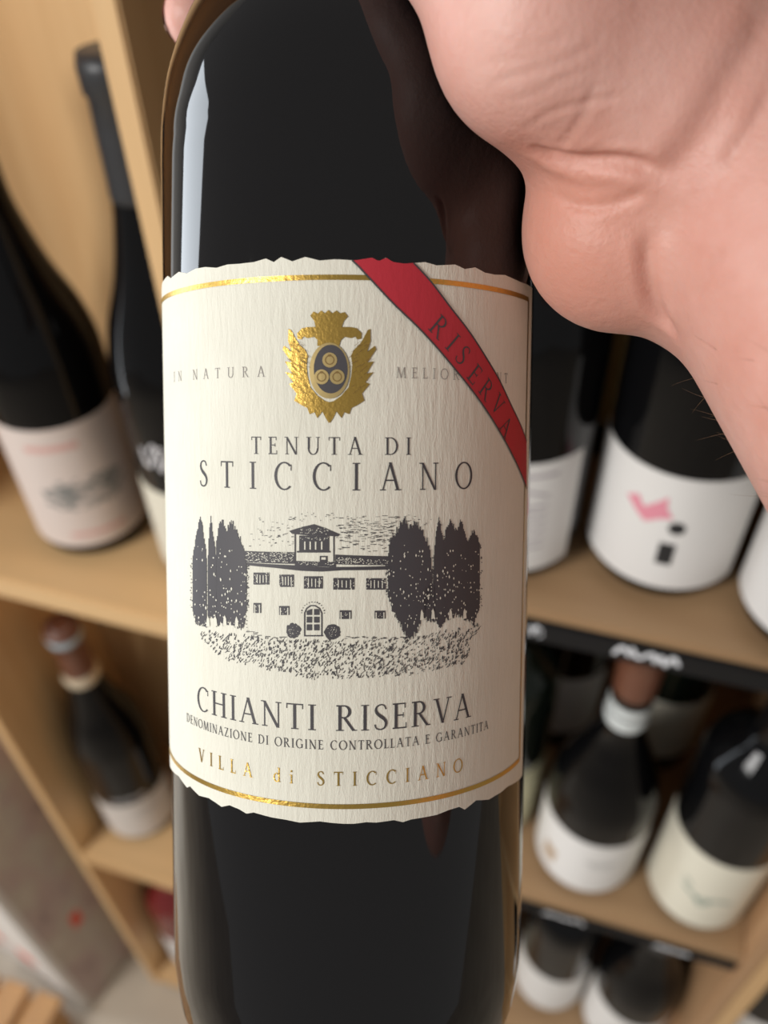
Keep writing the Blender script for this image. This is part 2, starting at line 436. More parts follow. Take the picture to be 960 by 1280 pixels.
# ------------------------------------------------------------------ carton and crate on the floor
M_carton = mat('white_carton', (0.72, 0.69, 0.65), 0.6)
M_collage = mat('grey_printed_carton_side', (0.36, 0.30, 0.27), 0.55)
nt, b, N, L = nodes(M_collage)
tc = N('ShaderNodeTexCoord')
na_ = noise(nt, tc.outputs['Object'], 16, (1, 1, 0.6), 6, 0.7)
ra = ramp(nt, na_.outputs[0], [(0.30, (0.26, 0.22, 0.20)), (0.43, (0.47, 0.36, 0.34)), (0.56, (0.50, 0.45, 0.38)), (0.72, (0.64, 0.58, 0.52))])
L(ra.outputs[0], b.inputs['Base Color'])
M_red_print = mat('red_print', (0.72, 0.10, 0.06), 0.5)
ct = empty('carton', (-0.557, 0.235, 0), math.radians(-12))
tag(ct, 'tall white carton with a grey printed side and red marks beside the shelving', 'box')
def cpart(name, lo, hi, m, bev=0.001): return box(name, lo, hi, m, ct, bev)
cpart('carton_body', (-0.30, 0.0, 0.0), (0.0, 0.26, 0.66), M_carton, 0.003)
sd = cpart('printed_side', (0.0, 0.010, 0.004), (0.0012, 0.257, 0.655), M_collage, 0)
sd2 = cpart('red_mark', (0.0012, 0.05, 0.20), (0.0018, 0.066, 0.235), M_red_print, 0)
cpart('red_mark', (-0.085, -0.0008, 0.10), (-0.058, 0.0, 0.14), M_red_print, 0)
cpart('red_mark', (-0.17, -0.0008, 0.12), (-0.11, 0.0, 0.15), M_red_print, 0)
cpart('top_flap', (-0.298, 0.002, 0.66), (-0.002, 0.128, 0.663), M_carton, 0)
cpart('top_flap', (-0.298, 0.131, 0.66), (-0.002, 0.258, 0.663), M_carton, 0)
cr = empty('wooden_crate', (-0.572, 0.028, 0), 0.0)
tag(cr, 'low slatted wooden crate on the floor before the white carton', 'crate')
for k in range(6):
    x1 = -k * 0.052
    box('slat', (x1 - 0.040, -0.20, 0.058), (x1, 0.20, 0.070), M_crate, cr, 0.0015)
for y in (-0.17, 0.0, 0.17): box('bearer', (-0.305, y - 0.02, 0.0), (0.0, y + 0.02, 0.058), M_crate, cr, 0.0015)

# ------------------------------------------------------------------ the held bottle
HR = 0.0375
AX = np.array([0.00529315, 0.99598383, -0.08937672])      # its axis and a point on it, camera-aligned
AC = np.array([-0.00729939, 0.0, 0.18196422])
HB = -0.1115                                             # base of the bottle along the axis
_fr = -AC + AX * (AC @ AX); _fr /= np.linalg.norm(_fr)   # from the axis to the viewer
_rt = np.cross(AX, _fr); 
if _rt[0] < 0: _rt = -_rt

def lab(px, py):
    """photo pixel of a printed mark -> (arc length, height above base) on the bottle's surface"""
    d = np.array([px - 480.0, 640.0 - py, FPX]); d /= np.linalg.norm(d)
    dp = d - AX * (d @ AX); op = -AC + AX * (AC @ AX)
    A, B, C = dp @ dp, 2 * dp @ op, op @ op - HR * HR
    t = (-B - math.sqrt(max(B * B - 4 * A * C, 0))) / (2 * A)
    q = d * t - AC
    h = q @ AX
    return HR * math.atan2(q @ _rt, q @ _fr), h - HB

ax_w, fr_w, rt_w = M @ AX, M @ _fr, M @ _rt
base_w = c2w(AC + AX * HB)
HBOT = bpy.data.objects.new('wine_bottle', None); HBOT.empty_display_size = 0.02; link(HBOT)
HBOT.matrix_world = Matrix(((rt_w[0], -fr_w[0], ax_w[0], base_w[0]), (rt_w[1], -fr_w[1], ax_w[1], base_w[1]), (rt_w[2], -fr_w[2], ax_w[2], base_w[2]), (0, 0, 0, 1)))
tag(HBOT, 'black glass wine bottle with a cream villa label and red ribbon, held in a hand', 'bottle')
H_PROF = [(0.010, 0.004), (0.024, 0.0005), (0.029, 0.0), (0.0325, 0.0012), (0.0350, 0.005), (0.0365, 0.010), (0.0373, 0.017), (HR, 0.023), (HR, 0.10), (HR, 0.178)]
H_PROF += [(float(a), float(b) + 0.008) for a, b in cmr([(HR, 0.172), (0.0372, 0.180), (0.0358, 0.189), (0.0322, 0.199), (0.0265, 0.2085), (0.0205, 0.217), (0.0162, 0.227), (0.0145, 0.238), (0.0140, 0.255)], 6)]
H_PROF += [(0.0138, 0.296), (0.0155, 0.2975), (0.0158, 0.307), (0.0145, 0.310), (0.006, 0.310)]
lathe('glass_body', H_PROF, M_black_glass, HBOT, 160)
lathe('capsule', [(0.0152, 0.253), (0.0150, 0.270), (0.0147, 0.296), (0.0163, 0.2977), (0.0166, 0.307), (0.0150, 0.3108), (0.004, 0.3110)], M_cap_red, HBOT, 64)

# label paper
M_label = mat('cream_felt_label_paper', (0.76, 0.71, 0.605), 0.62, 0, 0.35)
nt, b, N, L = nodes(M_label)
tc = N('ShaderNodeUVMap'); tc.uv_map = 'UVMap'
n1 = noise(nt, tc.outputs[0], 900, (1.0, 0.16, 1), 4, 0.6)
n2 = noise(nt, tc.outputs[0], 3500, (1.0, 0.35, 1), 3, 0.6)
ad = N('ShaderNodeMath'); ad.operation = 'MULTIPLY_ADD'; ad.inputs[1].default_value = 0.35
L(n2.outputs[0], ad.inputs[0]); L(n1.outputs[0], ad.inputs[2])
bump(nt, b, ad.outputs[0], 0.65, 0.00028)
n3 = noise(nt, tc.outputs[0], 60, (1, 1, 1), 3)
r3 = ramp(nt, n3.outputs[0], [(0.3, (0.70, 0.675, 0.57)), (0.7, (0.75, 0.725, 0.62))]); L(r3.outputs[0], b.inputs['Base Color'])

top_px = [(206, 351), (211, 345), (215, 348), (225, 340), (235, 342), (246, 336), (258, 334), (272, 335), (285, 331), (300, 330), (318, 328), (333, 323.5), (343, 328), (352, 321.5), (366, 327), (382, 321.5), (400, 326), (418, 324.5), (432, 325),
          (443, 326), (465, 322.5), (473, 327), (482, 322.5), (491, 328), (505, 330), (517, 329), (531, 328), (545, 332), (557, 331.5), (568, 331), (580, 336.5), (593, 334.5), (605, 341), (617, 343.5), (630, 344), (640, 348.5), (650, 353), (658, 356)]
bot_px = [(214, 957), (225, 970), (235, 984), (239, 982.5), (250, 994), (262, 997), (271, 1003), (278, 1008), (288, 1006), (300, 1011), (309, 1016.5), (318, 1015), (340, 1021), (358, 1024), (375, 1027.5), (400, 1026), (416, 1028), (430, 1029),
          (442, 1029), (458, 1027), (470, 1027.5), (492, 1024.5), (503, 1027), (514, 1023.5), (545, 1018), (560, 1012), (573, 1008), (580, 1011.5), (594, 1000), (610, 999), (618, 994), (625, 990), (633, 983), (649, 973)]
S_R = max(lab(658, 500)[0], lab(657, 700)[0])
S_L = -HR * math.radians(92)
tp = [lab(*p) for p in top_px]; bp_ = [lab(*p) for p in bot_px]
HT, HBm = float(np.median([p[1] for p in tp])), float(np.median([p[1] for p in bp_]))
def edge_curve(pts, hm):
    s = [S_L + 0.002 * k for k in range(4)]
    s0 = pts[0][0]
    pre = [(S_L + (s0 - S_L) * k / 6, hm + (0.0004 if k % 2 else -0.0004)) for k in range(6)]
    body = [p for p in pts if p[0] < S_R - 0.0004]
    return pre + body + [(S_R, body[-1][1])]
te, be = edge_curve(tp, HT), edge_curve(bp_, HBm)
def interp(c, s): return float(np.interp(s, [p[0] for p in c], [p[1] for p in c]))
ss = sorted(set([p[0] for p in te] + [p[0] for p in be] + list(np.linspace(S_L, S_R, 120))))
rows = 8
vv, ff, uv = [], [], []
for s in ss:
    h1, h0 = interp(te, s), interp(be, s)
    for j in range(rows):
        h = h0 + (h1 - h0) * j / (rows - 1); p = s / HR; r = HR + 0.00022
        vv.append((r * math.sin(p), -r * math.cos(p), h)); uv.append((s, h))
for i in range(len(ss) - 1):
    for j in range(rows - 1):
        a0 = i * rows + j
        ff.append((a0, a0 + rows, a0 + rows + 1, a0 + 1))
rim = [i * rows for i in range(len(ss))] + [(len(ss) - 1) * rows + j for j in range(1, rows)] + [i * rows + rows - 1 for i in range(len(ss) - 2, -1, -1)] + [j for j in range(rows - 2, 0, -1)]
nv = len(vv); nr = len(rim)                              # cut edge of the paper, with vertices of its own
for k in rim: vv.append(vv[k]); uv.append(uv[k])
for k in rim:
    x, y, z = vv[k]; q = (HR - 0.0001) / (HR + 0.00022); vv.append((x * q, y * q, z)); uv.append(uv[k])
for k in range(nr):
    k2 = (k + 1) % nr; ff.append((nv + k2, nv + k, nv + nr + k, nv + nr + k2))
LAB = meshobj('label', vv, ff, M_label, HBOT, False)
LAB.data.polygons.foreach_set('use_smooth', [True] * ((len(ss) - 1) * (rows - 1)) + [False] * len(rim))
ul = LAB.data.uv_layers.new(name='UVMap')
for lp in LAB.data.loops: ul.data[lp.index].uv = uv[lp.vertex_index]
LAB['label'] = 'cream textured paper label with wavy cut edges'

M_print = mat('charcoal_label_print', (0.055, 0.05, 0.055), 0.6)
M_motto = mat('grey_brown_motto_print', (0.26, 0.23, 0.21), 0.6)
M_red = mat('red_ribbon_print', (0.47, 0.022, 0.038), 0.55)
nt, b, N, L = nodes(M_red); tc = N('ShaderNodeTexCoord'); n1 = noise(nt, tc.outputs['Object'], 900, (1, 1, 0.3), 3); bump(nt, b, n1.outputs[0], 0.3, 0.0002)
M_gold = mat('gold_foil', (0.62, 0.40, 0.10), 0.34, 1.0)
nt, b, N, L = nodes(M_gold); tc = N('ShaderNodeTexCoord'); n1 = noise(nt, tc.outputs['Object'], 1400, (1, 1, 1), 3); bump(nt, b, n1.outputs[0], 0.35, 0.00025)
M_gold2 = mat('pale_gold_foil', (0.80, 0.60, 0.27), 0.35, 1.0)
O_INK, O_GOLD, O_RIB, O_RL = 0.00030, 0.00032, 0.00036, 0.00042

# ---- lettering: roman capitals drawn as strokes, thick and thin
def rect(x0, y0, x1, y1): return [(x0, y0), (x1, y0), (x1, y1), (x0, y1)]
def diag(x0, y0, x1, y1, w): return [(x0 - w / 2, y0), (x0 + w / 2, y0), (x1 + w / 2, y1), (x1 - w / 2, y1)]
def arc(cx, cy, rx, ry, a0, a1, wx, wy, n=18):
    out = []
    for k in range(n):
        a, c = math.radians(a0 + (a1 - a0) * k / n), math.radians(a0 + (a1 - a0) * (k + 1) / n)
        out.append([(cx + rx * math.cos(a), cy + ry * math.sin(a)), (cx + rx * math.cos(c), cy + ry * math.sin(c)),
                    (cx + (rx - wx) * math.cos(c), cy + (ry - wy) * math.sin(c)), (cx + (rx - wx) * math.cos(a), cy + (ry - wy) * math.sin(a))])
    return out
def strip(pts, ws, n=5):
    P = cmr([(*p, w) for p, w in zip(pts, ws)], n); out = []
    for a, c in zip(P, P[1:]):
        t = (c - a)[:2]; t /= np.linalg.norm(t) + 1e-9; q = np.array([-t[1], t[0]])
        out.append([a[:2] + q * a[2] / 2, a[:2] - q * a[2] / 2, c[:2] - q * c[2] / 2, c[:2] + q * c[2] / 2])
    return out
def glyph(ch, T, t):
    sf = lambda x, y, l=0.30: [rect(x - l / 2, y - (0.038 if y > 0.5 else 0), x + l / 2, y + (0 if y > 0.5 else 0.038))]
    stem = lambda x, w=None: [rect(x - (w or T) / 2, 0, x + (w or T) / 2, 1)]
    if ch == 'I': return stem(.16) + sf(.16, 0) + sf(.16, 1), .32
    if ch == 'A': return [diag(.10, 0, .40, 1, t), diag(.74, 0, .405, 1.02, T), rect(.21, .34, .62, .34 + t)] + sf(.10, 0, .24) + sf(.75, 0, .28), .86
    if ch == 'V': return [diag(.42, 0, .12, 1, T), diag(.42, 0, .70, 1, t)] + sf(.11, 1, .28) + sf(.71, 1, .24), .80
    if ch == 'C': return arc(.46, .5, .44, .52, 48, 312, T, t) + [rect(.735, .70, .77, .92)], .82
    if ch == 'G': return arc(.46, .5, .44, .52, 48, 312, T, t) + [rect(.735, .72, .77, .92), rect(.70, .05, .70 + T, .42)] + sf(.75, .42, .26), .90
    if ch == 'O': return arc(.47, .5, .47, .52, 0, 360, T, t, 30), .94
    if ch == 'D': return stem(.16) + arc(.34, .5, .48, .5, -90, 90, T, t) + [rect(.02, 1 - t, .36, 1), rect(.02, 0, .36, t)], .86
    if ch == 'E': return stem(.16) + [rect(.02, 1 - t, .54, 1), rect(.02, 0, .58, t), rect(.16, .50, .46, .50 + t), rect(.51, .80, .545, 1), rect(.55, 0, .585, .22), rect(.44, .43, .47, .63)], .62
    if ch == 'L': return stem(.16) + sf(.16, 1) + [rect(.02, 0, .54, t), rect(.51, 0, .545, .24)], .57
    if ch == 'H': return stem(.16) + stem(.72) + [rect(.16, .49, .72, .49 + t)] + sf(.16, 0) + sf(.16, 1) + sf(.72, 0) + sf(.72, 1), .88
    if ch == 'T': return stem(.36) + sf(.36, 0) + [rect(.03, 1 - t, .69, 1), rect(.02, .80, .055, 1), rect(.665, .80, .70, 1)], .72
    if ch == 'N': return stem(.14, t) + stem(.74, t) + [diag(.74 - .02, -.01, .12, 1, T)] + sf(.14, 0, .24) + sf(.08, 1, .20) + sf(.74, 1, .24), .88
    if ch == 'M': return [diag(.08, 0, .18, 1, t), diag(.50, 0, .18, 1, T), diag(.50, 0, .82, 1, t), diag(.92, 0, .83, 1, T)] + sf(.08, 0, .2) + sf(.92, 0, .28) + sf(.13, 1, .18) + sf(.87, 1, .18), 1.04
    if ch == 'R': return stem(.16) + arc(.32, .745, .28, .255, -90, 90, T, t) + [rect(.02, 1 - t, .34, 1), rect(.16, .49, .34, .49 + t), diag(.70, 0, .34, .51, T)] + sf(.16, 0) + sf(.73, 0, .18), .80
    if ch == 'U': return [rect(.16 - T / 2, .34, .16 + T / 2, 1), rect(.72 - t / 2, .34, .72 + t / 2, 1)] + arc(.44 - .015, .36, .325, .38, 180, 360, T * .8, t) + sf(.16, 1) + sf(.72, 1, .24), .88
    if ch == 'Z': return [rect(.04, 1 - t, .62, 1), rect(.02, 0, .66, t), diag(.10, .01, .56, .99, T * 1.1), rect(.03, .82, .065, 1), rect(.63, 0, .665, .2)], .70
    if ch == 'S': return strip([(.49, .80), (.42, .945), (.28, .985), (.13, .91), (.09, .76), (.17, .62), (.30, .52), (.44, .40), (.50, .25), (.43, .08), (.27, .015), (.11, .07), (.05, .22)],
                               [t, t, t, t * 1.3, T * .9, T, T * 1.1, T, T * .9, t * 1.3, t, t, t]), .56
    if ch == 'd': return [rect(.42, 0, .42 + T * .8, 1.02)] + arc(.27, .31, .26, .33, 0, 360, T * .8, t, 22) + sf(.52, 0, .16) + sf(.40, 1.02, .16), .60
    if ch == 'i': return [rect(.12, 0, .12 + T * .8, .62), rect(.11, .80, .13 + T * .8, .94)] + sf(.16, 0, .26) + sf(.10, .62, .16), .32
    return [], .42
def text(txt, s0, s1, h, cap, art, xs=1.0, T=.115, t=.052):
    g = [glyph(c, T, t) for c in txt]
    nat = sum(w for _, w in g) * cap * xs
    gap = (s1 - s0 - nat) / (len(txt) - 1)
    x = s0
    for polys, w in g:
        for p in polys: art.poly([(x + q[0] * cap * xs, h + q[1] * cap) for q in p])
        x += w * cap * xs + gap
def textpx(name, txt, x0, x1, ybase, ytop, m, off, xs=1.0, T=.115, t=.052):
    hb, ht = lab(436, ybase)[1], lab(436, ytop)[1]
    ym = (ybase + ytop) / 2
    # x positions are taken where the line actually runs (it bows down towards the sides)
    def s_at(px):
        y = ym
        for _ in range(12):
            y += (lab(px, y)[1] - (hb + ht) / 2) * 7400
        return lab(px, y)[0]
    a = Art(HR); text(txt, s_at(x0), s_at(x1), hb, ht - hb, a, xs, T, t)
    o = a.build(name, m, LAB, off); return o
textpx('motto_lettering', 'IN NATURA', 219, 332, 470.5, 457, M_motto, O_INK, 0.95, .085, .055)
textpx('motto_lettering', 'MELIORA SUNT', 495, 633, 471.5, 458, M_motto, O_INK, 0.92, .085, .055)
textpx('estate_lettering', 'TENUTA DI', 315, 513, 568.5, 546.5, M_print, O_INK, 0.93)
textpx('estate_lettering', 'STICCIANO', 251, 589, 613, 578.5, M_print, O_INK, 0.88)
textpx('wine_name_lettering', 'CHIANTI RISERVA', 248, 587, 913, 881, M_print, O_INK, 0.97, .12, .05)
textpx('denomination_lettering', 'DENOMINAZIONE DI ORIGINE CONTROLLATA E GARANTITA', 235, 609, 936.5, 925, M_print, O_INK, 0.90, .12, .06)
textpx('gold_lettering', 'VILLA di STICCIANO', 250, 577, 981.5, 964, M_gold, O_GOLD, 0.90, .13, .065)

# ---- gold border
a = Art(HR)
ht, hb = lab(436, 347)[1], lab(436, 1007.5)[1]
sl, sr = lab(206.8, 600)[0] - 0.0005, lab(654.5, 600)[0]
w_ = 0.00085
for s0, s1, h in ((sl, sr, ht), (sl, sr, hb)): a.poly([(s0, h - w_ / 2), (s1, h - w_ / 2), (s1, h + w_ / 2), (s0, h + w_ / 2)])
for s in (sl, sr): a.poly([(s - .0003, hb), (s + .0003, hb), (s + .0003, ht), (s - .0003, ht)])
a.build('gold_border', M_gold, LAB, O_GOLD)

# ---- red ribbon across the corner
rr = [(516, 329), (537, 352), (562, 385), (585, 415), (605, 446), (622.5, 476), (637, 507), (650, 535), (656, 552)]
rl = [(440, 325), (465, 352), (492, 381), (522, 410), (545, 435), (570, 465), (595, 497), (617, 530), (635, 562), (647, 587), (656, 611)]
def resamp(pts, n):
    P = np.array(cmr(pts, 8)); d = np.r_[0, np.cumsum(np.linalg.norm(np.diff(P, axis=0), axis=1))]
    t = np.linspace(0, d[-1], n); return np.c_[np.interp(t, d, P[:, 0]), np.interp(t, d, P[:, 1])]
Rr = resamp([lab(*p) for p in rr], 40); Rl = resamp([lab(*p) for p in rl], 40)
a = Art(HR)
def topclip(p): return (min(p[0], S_R - .0002), min(p[1], interp(te, p[0]) - 0.00002))
for k in range(39):
    for j in range(6):
        q = [Rl[k] + (Rr[k] - Rl[k]) * j / 6, Rl[k] + (Rr[k] - Rl[k]) * (j + 1) / 6, Rl[k + 1] + (Rr[k + 1] - Rl[k + 1]) * (j + 1) / 6, Rl[k + 1] + (Rr[k + 1] - Rl[k + 1]) * j / 6]
        a.poly([topclip(p) for p in q])
# fill the wavy top of the ribbon up to the paper's edge
s = Rl[0][0]
while s < Rr[0][0] - 1e-6:
    s2 = min(s + 0.0004, Rr[0][0])
    f0, f1 = [(x - Rl[0][0]) / (Rr[0][0] - Rl[0][0]) for x in (s, s2)]
    lo0, lo1 = [Rl[0][1] + (Rr[0][1] - Rl[0][1]) * q - .0003 for q in (f0, f1)]
    a.poly([(s, lo0), (s2, lo1), (s2, interp(te, s2) - 1e-5), (s, interp(te, s) - 1e-5)])
    s = s2
a.build('red_ribbon', M_red, LAB, O_RIB)
a = Art(HR)
a.line([topclip(p) for p in Rr], .00028); a.line([topclip(p) for p in Rl], .00028)
a.build('ribbon_outline', M_print, LAB, O_RL)
mid = (Rr + Rl) / 2
a = Art(HR)
for ch, (px, py) in zip('RISERVA', [(548, 409), (564.5, 428), (577, 444), (592, 468), (606.5, 487), (620.5, 505.5), (630.5, 533)]):
    c = np.array(lab(px, py)); k = int(np.argmin(np.linalg.norm(mid - c, axis=1)))
    t = mid[min(k + 2, 39)] - mid[max(k - 2, 0)]; t /= np.linalg.norm(t); n = np.array([-t[1], t[0]])
    cap = 0.0036
    polys, w = glyph(ch, .10, .052)
    for p in polys: a.poly([c + t * (q[0] - w / 2) * cap * .95 + n * (q[1] - .5) * cap for q in p])
a.build('ribbon_lettering', M_print, LAB, O_RL)

# ---- crest
def cp(pts): return [lab(330 + x / 6.0, 370 + y / 6.0) for x, y in pts]
crown = [(350, 150), (375, 118), (405, 135), (430, 110), (457, 132), (485, 106), (513, 132), (545, 110), (570, 132), (605, 122), (630, 155), (600, 188), (583, 235), (577, 330), (565, 375), (402, 375), (405, 310), (388, 235), (380, 190)]
lhead = [(400, 233), (330, 235), (290, 243), (253, 280), (256, 322), (285, 328), (300, 305), (330, 318), (380, 308), (408, 335)]
wing = [(188, 248), (208, 258), (240, 320), (268, 365), (312, 405), (332, 450), (322, 520), (330, 600), (350, 685), (405, 750), (460, 788), (502, 800), (502, 935), (487, 952), (462, 912), (440, 865), (402, 917), (382, 872), (345, 887), (328, 840),
        (290, 822), (232, 785), (250, 732), (192, 660), (226, 648), (165, 572), (216, 582), (162, 492), (210, 498), (145, 402), (155, 375), (212, 420), (186, 340)]
mir = lambda pts: [(984 - x, y) for x, y in pts]
a = Art(HR)
for p in (crown, lhead, mir(lhead), wing, mir(wing)): a.poly(cp(p))
a.build('gold_eagle_crest', M_gold, LAB, 0.00034)
C0 = lab(330 + 492 / 6, 370 + 562 / 6); k1 = lab(330 + 642 / 6, 370 + 562 / 6)[0] - C0[0]; k2 = lab(330 + 492 / 6, 370 + 352 / 6)[1] - C0[1]
a = Art(HR); a.disc(C0, k1, k2, 36); a.build('crest_oval_rim', M_gold2, LAB, 0.00040)
a = Art(HR); c1 = lab(330 + 502 / 6, 370 + 550 / 6); a.disc(c1, k1 * .84, k2 * .87, 36); a.build('crest_oval', M_print, LAB, 0.00045)
a = Art(HR)
for x, y in ((495, 482), (435, 608), (550, 608)): a.disc(lab(330 + x / 6, 370 + y / 6), k1 * .37, k1 * .37, 18)
a.build('crest_roundel', M_gold2, LAB, 0.00050)
a = Art(HR)
for x, y in ((495, 482), (435, 608), (550, 608)):
    a.ring(lab(330 + x / 6, 370 + y / 6), k1 * .24, k1 * .24, k1 * .05, 12)
    a.disc(lab(330 + x / 6, 370 + (y - 34) / 6), k1 * .10, k1 * .06, 8)
for k in range(46):                                       # engraved feather lines
    u = rnd.random(); x = 190 + 140 * u + rnd.uniform(-25, 25); y = 340 + rnd.uniform(0, 380)
    if x > 330 - 0.0002 * (y - 560) ** 2: continue
    for q in ([(x, y), (x + 22, y + 16)], mir([(x, y), (x + 22, y + 16)])): a.line(cp(q), .00006)
a.build('crest_engraving', mat('crest_line_print', (0.20, 0.12, 0.03), 0.5), LAB, 0.00055)

# ---- villa engraving
rv = random.Random(21)
def vp(X_, Y_): return lab(220 + X_ / 2.4, 620 + Y_ / 2.4)
ink, wht = Art(HR), Art(HR)
def vpoly(art, pts): art.poly([vp(*p) for p in pts])
def vrect(art, x0, y0, x1, y1): vpoly(art, [(x0, y0), (x1, y0), (x1, y1), (x0, y1)])
def tree(top, bot, x0, x1, jag=5.0, specks=0):
    tx, ty = [p[0] for p in top], [p[1] for p in top]
    bx, by = [p[0] for p in bot], [p[1] for p in bot]
    x = x0
    while x < x1:
        w = min(rv.uniform(1.6, 3.2), x1 - x)
        y0 = float(np.interp(x + w / 2, tx, ty)) + rv.uniform(-jag, jag) * 1.7; y1 = float(np.interp(x + w / 2, bx, by)) + rv.uniform(-jag, jag) * 1.5
        if y1 > y0: vrect(ink, x, y0, x + w, y1)
        x += w
    for _ in range(specks):
        x = rv.uniform(x0, x1); a_, b_ = float(np.interp(x, tx, ty)), float(np.interp(x, bx, by))
        y = b_ - (b_ - a_) * rv.random() ** 1.3 * .8
        s = rv.uniform(1.0, 2.6); q = rv.uniform(0.8, 2.6)
        vpoly(wht, [(x - s, y), (x, y - s * q), (x + s, y + rv.uniform(-1, 1)), (x, y + s * q)])
    for _ in range(int((x1 - x0) * 2.2)):                  # loose leaves round the outline
        side = rv.choice((x0, x1)); x = side + rv.uniform(-7, 7)
        a_ = float(np.interp(side, tx, ty)); b_ = float(np.interp(side, bx, by)); y = rv.uniform(a_, b_)
        s = rv.uniform(1, 2.6); vpoly(ink, [(x - s, y), (x, y - s), (x + s, y + s * .4), (x, y + s)])
tree([(52, 190), (60, 150), (68, 100), (78, 62), (86, 110), (94, 165), (96, 200)], [(52, 330), (62, 380), (96, 390)], 54, 96, 4, 26)
tree([(99, 200), (103, 110), (108, 60), (114, 110), (122, 165), (126, 200)], [(99, 360), (126, 372)], 99, 125, 4, 16)
tree([(124, 130), (132, 95), (142, 72), (152, 100), (160, 92), (170, 72), (182, 105), (197, 125), (206, 165), (216, 205)], [(124, 385), (170, 380), (205, 398), (216, 330)], 124, 214, 6, 70)
tree([(634, 190), (640, 130), (660, 105), (684, 68), (698, 98), (718, 80), (735, 105), (750, 130), (762, 180), (768, 240)], [(634, 300), (650, 345), (680, 400), (690, 425), (720, 410), (735, 370), (768, 300)], 635, 766, 7, 80)
tree([(770, 190), (778, 110), (786, 63), (794, 105), (803, 140)], [(770, 360), (790, 400), (803, 375)], 771, 804, 3, 18)
tree([(803, 120), (812, 90), (822, 70), (834, 100), (842, 98), (850, 75), (862, 100), (872, 130)], [(803, 370), (840, 355), (872, 375)], 803, 874, 5, 50)
tree([(873, 135), (882, 112), (890, 103), (902, 118), (909, 150)], [(873, 370), (890, 385), (909, 330)], 874, 908, 4, 22)
tree([(740, 290), (760, 260), (775, 260)], [(740, 370), (775, 370)], 742, 775, 6, 14)
for x, y in ((100, 375), (122, 375), (150, 372), (185, 376), (735, 355), (768, 352), (820, 352), (862, 352)):
    vpoly(wht, [(x - 5, y + 16), (x - 3, y - 8), (x, y - 16), (x + 4, y - 6), (x + 6, y + 14)])
def speckle(x0, y0, x1, y1, n, sx, sy, art=None):
    for _ in range(n):
        x, y = rv.uniform(x0, x1), rv.uniform(y0, y1); a_, b_ = rv.uniform(.5, 1) * sx, rv.uniform(.5, 1) * sy
        vpoly(art or ink, [(x - a_, y), (x, y - b_), (x + a_, y + rv.uniform(-1, 1)), (x, y + b_)])
# roofs and eaves
vpoly(ink, [(206, 164), (357, 168), (357, 203), (214, 198)]); speckle(212, 168, 354, 198, 150, 3.2, 1.7, wht)
vpoly(ink, [(478, 175), (640, 180), (640, 207), (478, 204)]); speckle(482, 184, 560, 202, 70, 3, 1.6, wht); speckle(560, 190, 636, 204, 34, 3, 1.4, wht)
vpoly(ink, [(214, 199), (358, 207), (440, 212), (640, 209), (640, 220), (500, 222), (440, 226), (380, 224), (300, 215), (216, 207)])
vpoly(ink, [(358, 194), (480, 197), (480, 212), (358, 208)]); speckle(362, 197, 476, 206, 34, 3, 1.2, wht)
vpoly(ink, [(341, 104), (380, 92), (415, 84), (450, 96), (492, 114), (486, 121), (440, 118), (400, 118), (350, 113)]); speckle(375, 94, 462, 114, 34, 2.6, 1.5, wht)
for x0, y0, x1, y1 in ((357, 112, 361, 196), (472, 118, 476, 196), (371, 118, 460, 168), (364, 164, 464, 169), (432, 179, 455, 198)): vrect(ink, x0, y0, x1, y1)
for x in (386, 402, 418, 436): vrect(wht, x, 136, x + 4, 160)
speckle(374, 122, 458, 132, 22, 2.4, 1.6, wht); vrect(wht, 437, 183, 450, 190)
# windows
for x0, y0, x1, y1 in ((235, 229, 282, 265), (312, 235, 355, 272), (385, 240, 441, 277), (472, 245, 535, 280), (570, 246, 628, 280)):
    vrect(ink, x0, y0, x1, y1); w = x1 - x0
    for q in (.22, .40, .60, .80): vrect(wht, x0 + w * q, y0 + 5 + rv.uniform(0, 3), x0 + w * q + 2.6, y1 - 4 - rv.uniform(0, 3))
    speckle(x0, y0, x0 + w * .25, y1, 9, 2.2, 2.2, wht); speckle(x1 - w * .25, y0, x1, y1, 9, 2.2, 2.2, wht)
for x0, y0, x1, y1 in ((235, 320, 258, 350), (311, 329, 342, 356), (491, 342, 526, 368), (595, 343, 627, 367)):
    vrect(ink, x0, y0, x1, y1); vrect(wht, x0 + 3, y0 + 5, x0 + 6, y1); vrect(wht, x1 - 6, y0 + 5, x1 - 3, y1); speckle(x0 + 6, y0 + 6, x1 - 6, y1, 5, 2, 2, wht)
# arched door and bushes
ink.line([vp(x, y) for x, y in [(387, 416), (387, 350), (393, 336), (405, 328), (418, 328), (431, 336), (438, 350), (438, 416)]], .00022)
for k in range(14):
    t_ = PI * k / 13; speckle(412 - 34 * math.cos(t_) - 1, 350 - 33 * math.sin(t_) - 1, 412 - 34 * math.cos(t_) + 1, 350 - 33 * math.sin(t_) + 1, 1, 3.4, 2.6)
for i, (y0, y1) in enumerate(((338, 356), (361, 379), (384, 402))):
    for x0, x1 in ((393, 409), (415, 431)):
        vpoly(ink, [(x0, y1), (x0, y0 + (6 if i == 0 and x0 == 393 else 0)), (x1 - 3, y0), (x1, y0 + (6 if i == 0 and x0 == 415 else 0)), (x1, y1)])
vrect(ink, 385, 416, 442, 420)
for cx, cy, r0 in ((353, 403, 22), (470, 407, 24)):
    vpoly(ink, [(cx + (r0 + rv.uniform(-3, 3)) * math.cos(2 * PI * k / 26), cy + (r0 + rv.uniform(-3, 3)) * math.sin(2 * PI * k / 26)) for k in range(26)])
    speckle(cx - 15, cy - 15, cx + 15, cy + 15, 22, 1.6, 1.3, wht)
